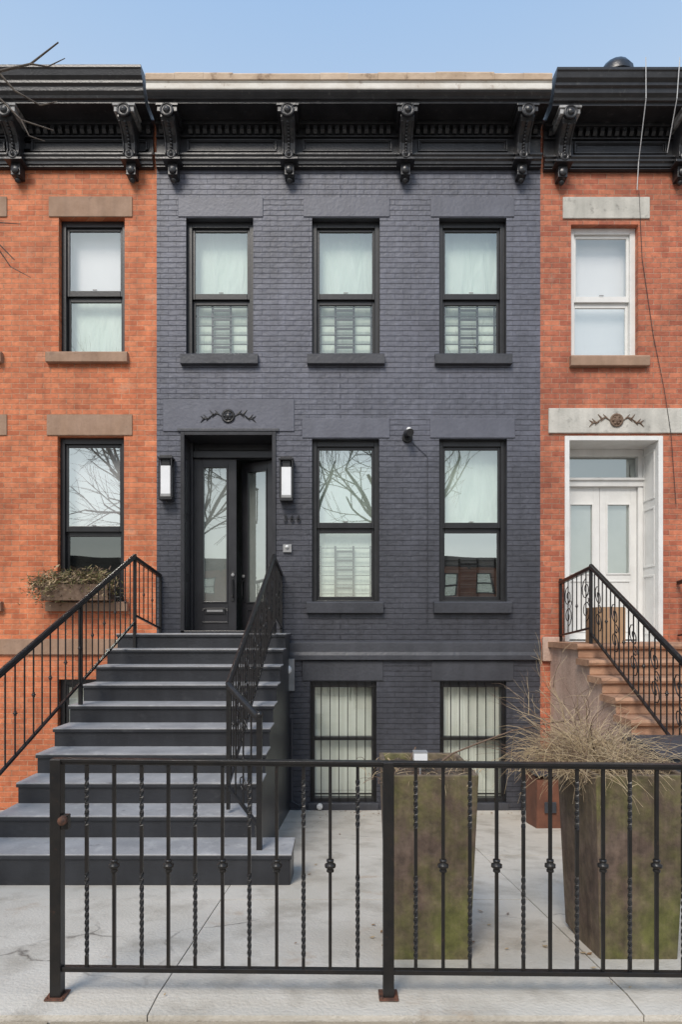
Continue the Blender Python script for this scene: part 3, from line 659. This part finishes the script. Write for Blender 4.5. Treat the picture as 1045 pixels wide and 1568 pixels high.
def rail_run(b,p0,p1,h0,n,scroll=0,lo=.11):
    p0=Vector(p0);p1=Vector(p1); up=Vector((0,0,1)); d=(p1-p0)
    b.cyl(p0+up*h0,p1+up*h0,.026,n=4,rot=math.pi/4); b.cyl(p0+up*(h0+.012),p1+up*(h0+.012),.024,n=8)
    b.cyl(p0+up*lo,p1+up*lo,.016,n=4,rot=math.pi/4)
    for i in range(1,n):
        q=p0+d*(i/n)
        b.cyl(q+up*lo,q+up*h0,.0075,n=5)
        if not scroll or i%4==0:
            if i%2==0: knuckle(b,q+up*(lo+(h0-lo)*.45),.75)
        if scroll and i%4==2:
            u=(d.normalized()); s=(d.length/n)*1.2
            b.path(spiral(q+up*(lo+(h0-lo)*.68),s*.75,1.4,14,u,up,math.pi/2),.0055,5)
            b.path(spiral(q+up*(lo+(h0-lo)*.32),-s*.75,1.4,14,u,up,math.pi/2),.0055,5)
            b.path(spiral(q+up*(lo+(h0-lo)*.5)+u*s*.3,s*.45,1.2,10,u,up,0),.005,5)
b=B()
yp=Y0+.06
tl=Vector((-2.47,yp-.05,LZ))
rail_run(b,(-2.36,D-.03,LZ-.16),tl,.90,6,lo=.22)
slL=.466
pe=Vector((-2.78,4.05,LZ-(yp-.05-4.05)*slL))
rail_run(b,tl,pe,.92,27,lo=.14)
for p,hh in ((tl,.95),(tl+(pe-tl)*.365,.91),(pe,.95)):
    b.box(p.x-.017,p.x+.017,p.y-.017,p.y+.017,p.z-.25,p.z+hh,'iron')
b.box(-2.37,-2.34,D-.05,D-.02,LZ,LZ+.76,'iron')
b.obj('left_railing',ST)
b=B()
tr=Vector((-.80,yp-.05,LZ)); kn=Vector((-.885,5.02,LZ-(yp-.05-5.02)*.50+.02)); ne=Vector((-.60,4.70,-.03))
rail_run(b,(-.78,D-.03,LZ-.14),tr,.90,6,1,lo=.2)
rail_run(b,tr,kn,.92,26,1,lo=.13)
up_=Vector((0,0,1))
b.cyl(kn+up_*.92,ne+up_*.95,.026,n=4,rot=math.pi/4); b.cyl(kn+up_*.932,ne+up_*.962,.024,n=8); b.cyl(kn+up_*.13,ne+up_*.16,.016,n=4,rot=math.pi/4)
for i in range(1,4):
    q=kn+(ne-kn)*(i/4); b.cyl(q+up_*.14,q+up_*.93,.0075,n=5)
    if i==2: knuckle(b,q+up_*.5,.75)
b.path(spiral(kn+(ne-kn)*.5+up_*.75,.07,1.4,14,(ne-kn).normalized(),up_,0),.0055,5)
b.path(spiral(kn+(ne-kn)*.5+up_*.3,.07,1.4,14,(ne-kn).normalized(),up_,0),.0055,5)
b.box(tr.x-.017,tr.x+.017,tr.y-.017,tr.y+.017,LZ,LZ+.94,'iron'); b.box(-.795,-.765,D-.05,D-.02,LZ,LZ+.78,'iron')
b.box(kn.x-.014,kn.x+.014,kn.y-.014,kn.y+.014,kn.z-.05,kn.z+.92,'iron')
b.box(ne.x-.02,ne.x+.02,ne.y-.02,ne.y+.02,ne.z,ne.z+.97,'iron'); b.ball(ne+up_*.985,.028,10)
b.obj('right_railing',ST)

# ------------------------------------------------------------------ RIGHT STOOP
SRr=empty('brownstone_stoop',(0,0,0))
xL,xR=2.74,4.5; z0=1.41; f0=7.30; t2=.335; r2=.168
b=B(); prof=[(D-.003,-1.0),(D-.003,z0-.07)]
for k in range(0,9):
    f=f0-k*t2; z=z0-k*r2-.07
    if k>0: prof.append((f0-(k-1)*t2+.04,z))
    prof.append((f+.04,z))
prof.append((f0-8*t2+.04,-1.0)); b.prism(prof,xL,xR,'pink_stucco')
b.obj('stair_body',SRr,.006)
b=B()
for k in range(0,9):
    f=f0-k*t2; z=z0-k*r2; back=(D-.004) if k==0 else f0-(k-1)*t2+.038
    b.prism([(f+.02,z-.0695),(f-.012,z-.055),(f-.022,z-.03),(f-.012,z-.006),(f+.01,z),(back,z),(back,z-.0695)],xL-.045,xR+.03,'brownstone')
    b.box(xL-.02,xR,f+.025,f+.05 if k else f+.06,z-r2+.001,z-.0697,'brownstone')
b.obj('treads',SRr,.01)
b=B()
xr=2.86
tA=Vector((xr,f0+.02,z0)); tB=Vector((xr,f0+.02-7*t2,z0-7*r2))
rail_run(b,(xr,D-.03,z0-.1),tA,.86,7,1,lo=.18)
rail_run(b,tA,tB,.88,22,1,lo=.12)
rail_run(b,Vector((4.4,D-.03,z0-.1)),Vector((4.4,f0+.02,z0)),.86,7,1,lo=.18)
rail_run(b,Vector((4.4,f0+.02,z0)),Vector((4.4,tB.y,tB.z)),.88,22,1,lo=.12)
for p in (tA,tB,Vector((xr,D-.04,z0)),Vector((4.4,tA.y,tA.z)),Vector((4.4,tB.y,tB.z))): b.box(p.x-.016,p.x+.016,p.y-.016,p.y+.016,p.z-.05,p.z+.9-(.08 if p.y>8 else 0),'iron')
b.obj('railings',SRr)
b=B(); b.box(3.02,3.36,7.55,7.9,z0+.001,z0+.42,'cardboard'); b.box(3.03,3.35,7.56,7.89,z0+.421,z0+.426,'cardboard'); b.box(3.16,3.22,7.548,7.902,z0+.30,z0+.4275,'tan_stone'); b.obj('cardboard_box',None,.004)

# ------------------------------------------------------------------ FENCE
FE=empty('iron_fence',(0,2.776,0)); sl=-.009
def zt_(x): return sl*(x+1.23)
def fX(p): return (p-522.5)/353.0
b=B()
def rail(x0,x1,z,h,w):
    vs=[]
    for x in (x0,x1):
        zz=z+zt_(x); vs+=[(x,-w/2,zz-h/2),(x,w/2,zz-h/2),(x,w/2,zz+h/2),(x,-w/2,zz+h/2)]
    b.add(vs,[(0,1,5,4),(1,2,6,5),(2,3,7,6),(3,0,4,7),(3,2,1,0),(4,5,6,7)],'iron')
xe=fX(1140)
ztop=HC-(1163-960)/353; zbot=HC-(1482-960)/353
rail(fX(80),xe,ztop,.014,.040); rail(fX(84),xe,ztop-.012,.012,.028)
rail(fX(88),xe,zbot,.02,.028)
b.obj('rails',FE,.002)
b=B()
for px in (88,595,1100):
    x=fX(px); w=.0235
    b.box(x-w,x+w,-w-.002,w+.002,.0,ztop+.006+zt_(x),'iron')
    b.box(x-.042,x+.042,-.042,.042,.0005,.008,'rust')
    for s in (-1,1): b.ball((x+s*.033,-.033,.010),.006,8,'rust')
b.obj('posts',FE,.003)
b=B()
def picket(px,tw):
    x=fX(px); zA=zbot+zt_(x); zB=ztop+zt_(x)-.015; r=.0098
    if not tw:
        b.cyl((x,0,zA),(x,0,zB),r,n=4,rot=math.pi/4,cap=False); knuckle(b,(x,0,HC-(1325-960)/353),1.0)
        return
    L=zB-zA; n=110; vs=[];a=math.pi/4
    zones=((zB-.26,zB-.06),(zA+.06,zA+.42))
    for i in range(n+1):
        z=zA+L*i/n
        if any(p<z<q for p,q in zones): a+=.42
        else:
            a=math.pi/4+round((a-math.pi/4)/(math.pi/2))*math.pi/2
        for j in range(4): vs.append((x+r*math.cos(a+j*math.pi/2),r*math.sin(a+j*math.pi/2),z))
    fs=[(i*4+j,i*4+(j+1)%4,(i+1)*4+(j+1)%4,(i+1)*4+j) for i in range(n) for j in range(4)]
    b.add(vs,fs,'iron')
for i,px in enumerate([133,175,217,258,299,341,382,424,465,506,548]): picket(px,i%2==0)
for i,px in enumerate([637,679,720,761,802,843,884,924,965,1006,1047,1147]): picket(px,i%2==0)
b.obj('pickets',FE)
b=B(); x=fX(102); b.lathe((x,-.02,HC-(1252-960)/353),[(.012,0),(.02,-.01),(.02,-.03),(.005,-.035)],10,'rust','Y'); b.box(fX(96),fX(107),-.02,.01,HC-(1268-960)/353,HC-(1246-960)/353,'iron'); b.obj('gate_latch',FE,.002)

# ------------------------------------------------------------------ PLANTERS
def planter(name,cx,cy,wb,db,wt,dt,zt,rz=0):
    e=empty(name,(cx,cy,0),rz); b=B(); zb=gz(cy-db/2)-.045
    def ring(w,d,z): return [(-w/2,-d/2,z),(w/2,-d/2,z),(w/2,d/2,z),(-w/2,d/2,z)]
    vs=ring(wb,db,zb)+ring(wt,dt,zt)+ring(wt-.05,dt-.05,zt)+ring(wt-.07,dt-.07,zt-.08)
    fs=[(3,2,1,0)]
    for l in range(3):
        for i in range(4): fs.append((l*4+i,l*4+(i+1)%4,(l+1)*4+(i+1)%4,(l+1)*4+i))
    b.add(vs,fs,'planter'); o=b.obj('tapered_box',e,.006)
    b=B(); n=12
    vs=[];fs=[]
    for i in range(n+1):
        for j in range(n+1): vs.append(((wt-.075)*(i/n-.5),(dt-.075)*(j/n-.5),zt-.05+random.uniform(-.012,.03)))
    for i in range(n):
        for j in range(n): fs.append((i*(n+1)+j,(i+1)*(n+1)+j,(i+1)*(n+1)+j+1,i*(n+1)+j+1))
    b.add(vs,fs,'soil'); b.obj('soil',e); return e
planter('tall_planter',.452,3.45,.385,.50,.46,.58,.868)
planter('tall_planter.001',1.49,3.45,.385,.50,.46,.58,.868)
def blades(name,c,n,L,lean,mats,rng,rad=.0016,sx=.15,bx=0):
    b=B()
    for i in range(n):
        p=Vector(c)+Vector((rng.gauss(0,sx*.6),rng.gauss(0,sx*.6),0)); a=rng.uniform(0,2*math.pi); le=abs(rng.gauss(0,lean))+.05
        d=Vector((math.cos(a)*le+bx,math.sin(a)*le,1)).normalized(); l=L*rng.uniform(.35,1.1); pts=[p.copy()]; m=6
        k=rng.uniform(.08,.5)
        for j in range(m):
            p=p+d*(l/m); pts.append(p.copy()); d=(d+Vector((math.cos(a)*.12,math.sin(a)*.12,-k))+Vector((rng.gauss(0,.1),rng.gauss(0,.1),0))).normalized()
        b.path(pts,rad*rng.uniform(.7,1.3),3,rng.choice(mats),r1=rad*.35)
    return b.obj(name)
rng=random.Random(11)
blades('dry_ornamental_grass',(1.36,3.48,.82),1500,.40,.75,['straw','straw','straw','twig'],rng,.0019,.21,-.12)
blades('dry_plant_stubble',(.45,3.42,.82),170,.12,1.0,['straw','twig'],rng,.002,.24)
def shrub(name,base,n,seed,az0,az1,L,mats,rad=.004):
    r=random.Random(seed); b=B()
    def go(p,d,l,ra,dep):
        pts=[p.copy()]; m=5
        for j in range(m):
            p=p+d*(l/m); d=(d+Vector((r.gauss(0,.12),r.gauss(0,.12),r.gauss(0,.1)))).normalized(); pts.append(p.copy())
            if dep>0 and j>0 and r.random()<.75:
                dd=(d+Vector((r.gauss(0,.6),r.gauss(0,.6),r.gauss(.1,.4)))).normalized(); go(p.copy(),dd,l*.5,ra*.55,dep-1)
        b.path(pts,ra,4,r.choice(mats),r1=ra*.4)
    for i in range(n):
        a=math.radians(r.uniform(az0,az1)); el=math.radians(r.uniform(15,75)); go(Vector(base),Vector((math.cos(a)*math.cos(el),math.sin(a)*math.cos(el),math.sin(el))),L*r.uniform(.6,1.1),rad,2)
    return b.obj(name)
shrub('bare_shrub',(1.44,3.55,.84),16,5,110,250,.5,['twig','straw'],.0035)
b=B()
pts=[Vector((.50,3.5,.83)),Vector((.62,3.55,.90)),Vector((.78,3.6,.95)),Vector((.98,3.65,1.01)),Vector((1.2,3.7,1.045)),Vector((1.4,3.75,1.06))]
b.path(pts,.006,5,'twig',r1=.003); b.path([Vector((.40,3.4,.83)),Vector((.37,3.4,.90)),Vector((.40,3.42,.96))],.004,5,'twig'); b.path([Vector((.30,3.4,.83)),Vector((.27,3.4,.88)),Vector((.25,3.42,.90))],.004,5,'straw'); b.obj('dead_branch')
b=B(); b.box(-.035,.035,-.03,.03,.07,.115,'frost'); b.box(-.037,.037,-.032,.032,.1152,.122,'galv'); b.cyl((0,0,-.06),(0,0,.07),.006,n=6,k='galv'); b.obj('garden_light',None,.003,(.415,3.35,.83))

b=B()
x,y=2.27,7.2; z=gz(y)
b.prism([(y-.2,z-.02),(y-.22,z+.55),(y-.05,z+.60),(y+.2,z+.60),(y+.2,z-.02)],x-.13,x+.16,'terra'); b.box(x-.15,x+.18,y-.24,y+.22,z+.602,z+.63,'bin')
b.box(x-.05,x+.08,y-.232,y-.222,z+.2,z+.32,'bin'); b.obj('brown_storage_bin',None,.008)
e=empty('wheeled_trash_bin',(2.62,4.95,0)); b=B(); z=gz(4.95)
b.add([(-.22,-.25,z+.06),(.22,-.25,z+.06),(.22,.2,z+.06),(-.22,.2,z+.06),(-.28,-.3,z+.95),(.28,-.3,z+.95),(.28,.3,z+.95),(-.28,.3,z+.95)],[(0,3,2,1),(4,5,6,7),(0,1,5,4),(1,2,6,5),(2,3,7,6),(3,0,4,7)],'bin'); b.obj('body',e,.02)
b=B(); b.prism([(-.33,z+.952),(-.33,z+.98),(0,z+1.03),(.33,z+1.02),(.33,z+.952)],-.3,.3,'bin'); b.cyl((-.25,.34,z+1.0),(.25,.34,z+1.0),.015,n=8,k='bin'); b.obj('lid',e,.008)
b=B()
for s in (-1,1): b.cyl((s*.2,.22,z+.09),(s*.26,.22,z+.09),.1,n=16,k='black_frame')
b.obj('wheels',e)

# ------------------------------------------------------------------ TREES
def tree(name,base,h,seed,r0=.16,bias=(0,0,0),extra=None,start=.32,dep0=3):
    r=random.Random(seed); b=B()
    def go(p,d,l,ra,dep):
        pts=[(p.copy(),ra)]; m=5
        for j in range(m):
            p=p+d*(l/m); ra2=ra*(1-.35*(j+1)/m)
            d=(d+Vector((r.gauss(0,.09)+bias[0]*.05,r.gauss(0,.09)+bias[1]*.05,r.gauss(.02,.06)))).normalized(); pts.append((p.copy(),ra2))
            if dep>0 and j>=1:
                for q in range(1 if dep>1 else 2):
                    if r.random()<.8:
                        a=r.uniform(0,2*math.pi); u=d.cross(Vector((math.cos(a),math.sin(a),.3))).normalized()
                        dd=(d*.75+u*r.uniform(.5,.9)+Vector(bias)*.25+Vector((0,0,.15))).normalized(); go(p.copy(),dd,l*r.uniform(.5,.72),ra2*.55,dep-1)
        for i in range(m): b.cyl(pts[i][0],pts[i+1][0],pts[i][1],pts[i+1][1],7 if ra>.04 else (5 if ra>.012 else 3),'bark',cap=False)
    p0=Vector(base); top=p0+Vector((0,0,h*start))
    b.cyl(p0-Vector((0,0,.3)),p0+Vector((0,0,.3)),r0*1.35,r0,10,'bark'); b.cyl(p0+Vector((0,0,.3)),top,r0,r0*.82,10,'bark')
    for i in range(5):
        a=i*1.257+r.uniform(-.3,.3); dd=(Vector((math.cos(a)*.55,math.sin(a)*.55,1))+Vector(bias)*.5).normalized(); go(top-Vector((0,0,.1)),dd,h*.36*r.uniform(.8,1.1),r0*.6,dep0)
    if extra:
        for pts,ra in extra: b.path([Vector(q) for q in pts],ra,5,'bark',r1=ra*.4)
    return b.obj(name)
tree('bare_street_tree',(-1.9,-8.6,-.02),12.5,3)
tree('bare_street_tree.001',(2.4,-9.2,-.02),13,8)
tree('bare_street_tree.002',(-6.6,-9.0,-.02),12,12)
ex=[([(-4.3,.2,4.2),(-4.2,1.8,4.9),(-3.6,3.4,5.5),(-2.95,4.6,5.65)],.03),
    ([(-2.95,4.6,5.65),(-2.55,4.75,5.72),(-2.33,4.8,5.82),(-2.13,4.82,6.0)],.013),
    ([(-2.55,4.75,5.72),(-2.45,4.8,5.62),(-2.28,4.85,5.55),(-2.15,4.85,5.58)],.009),
    ([(-2.75,4.7,5.68),(-2.6,4.8,5.60),(-2.4,4.8,5.40),(-2.18,4.85,5.36)],.010),
    ([(-2.33,4.8,5.82),(-2.2,4.8,5.80),(-2.08,4.82,5.88)],.007),
    ([(-2.4,4.8,5.40),(-2.34,4.8,5.28),(-2.22,4.8,5.24)],.006),
    ([(-2.95,4.6,5.65),(-2.8,4.7,5.4),(-2.62,4.7,5.25)],.008),
    ([(-3.6,3.4,5.5),(-3.0,4.4,4.9),(-2.65,4.7,4.55),(-2.45,4.8,4.35)],.010),
    ([(-2.65,4.7,4.55),(-2.55,4.75,4.6),(-2.4,4.8,4.62)],.006),([(-2.65,4.7,4.55),(-2.55,4.7,4.42),(-2.48,4.8,4.30),(-2.33,4.8,4.22)],.006)]
tree('bare_street_tree.003',(-4.6,-.4,-.02),9.5,21,bias=(-.55,-.35,0),extra=ex,r0=.14,start=.42)

# ------------------------------------------------------------------ LIGHT / SKY / CAMERA
w=bpy.data.worlds.new('World'); S.world=w; w.use_nodes=True; nt=w.node_tree
sky=nt.nodes.new('ShaderNodeTexSky'); sky.sky_type='NISHITA'; sky.sun_disc=False
el=math.radians(46); rot=math.radians(200)
sky.sun_elevation=el; sky.sun_rotation=rot; sky.air_density=1.0; sky.dust_density=1.5; sky.ozone_density=1.0
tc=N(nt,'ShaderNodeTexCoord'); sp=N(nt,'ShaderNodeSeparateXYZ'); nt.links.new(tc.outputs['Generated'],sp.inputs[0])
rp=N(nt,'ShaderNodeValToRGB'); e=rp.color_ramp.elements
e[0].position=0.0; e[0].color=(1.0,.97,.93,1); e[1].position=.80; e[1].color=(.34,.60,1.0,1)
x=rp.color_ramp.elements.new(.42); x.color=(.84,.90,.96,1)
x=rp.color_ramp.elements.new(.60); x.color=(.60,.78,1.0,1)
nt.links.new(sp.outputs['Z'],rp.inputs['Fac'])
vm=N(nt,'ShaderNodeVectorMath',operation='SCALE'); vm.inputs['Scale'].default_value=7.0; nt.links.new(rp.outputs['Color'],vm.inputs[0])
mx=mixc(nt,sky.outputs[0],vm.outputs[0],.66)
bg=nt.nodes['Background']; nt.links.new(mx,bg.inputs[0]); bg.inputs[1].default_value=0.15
ld=bpy.data.lights.new('sun','SUN'); ld.energy=3.1; ld.angle=math.radians(22); ld.color=(1,.925,.83)
lo=bpy.data.objects.new('sun',ld); S.collection.objects.link(lo)
v=Vector((math.sin(rot)*math.cos(el),math.cos(rot)*math.cos(el),math.sin(el)))
lo.rotation_euler=v.to_track_quat('Z','Y').to_euler(); lo.location=v*30
cd=bpy.data.cameras.new('camera'); co=bpy.data.objects.new('camera',cd); S.collection.objects.link(co)
co.location=(0,0,HC); co.rotation_euler=(math.pi/2,0,0)
cd.sensor_fit='HORIZONTAL'; cd.sensor_width=36; cd.lens=980/1045*36; cd.shift_y=176/1045; cd.clip_end=2000; cd.clip_start=.05
S.camera=co
S.view_settings.view_transform='Standard'; S.view_settings.look='None'; S.view_settings.exposure=0
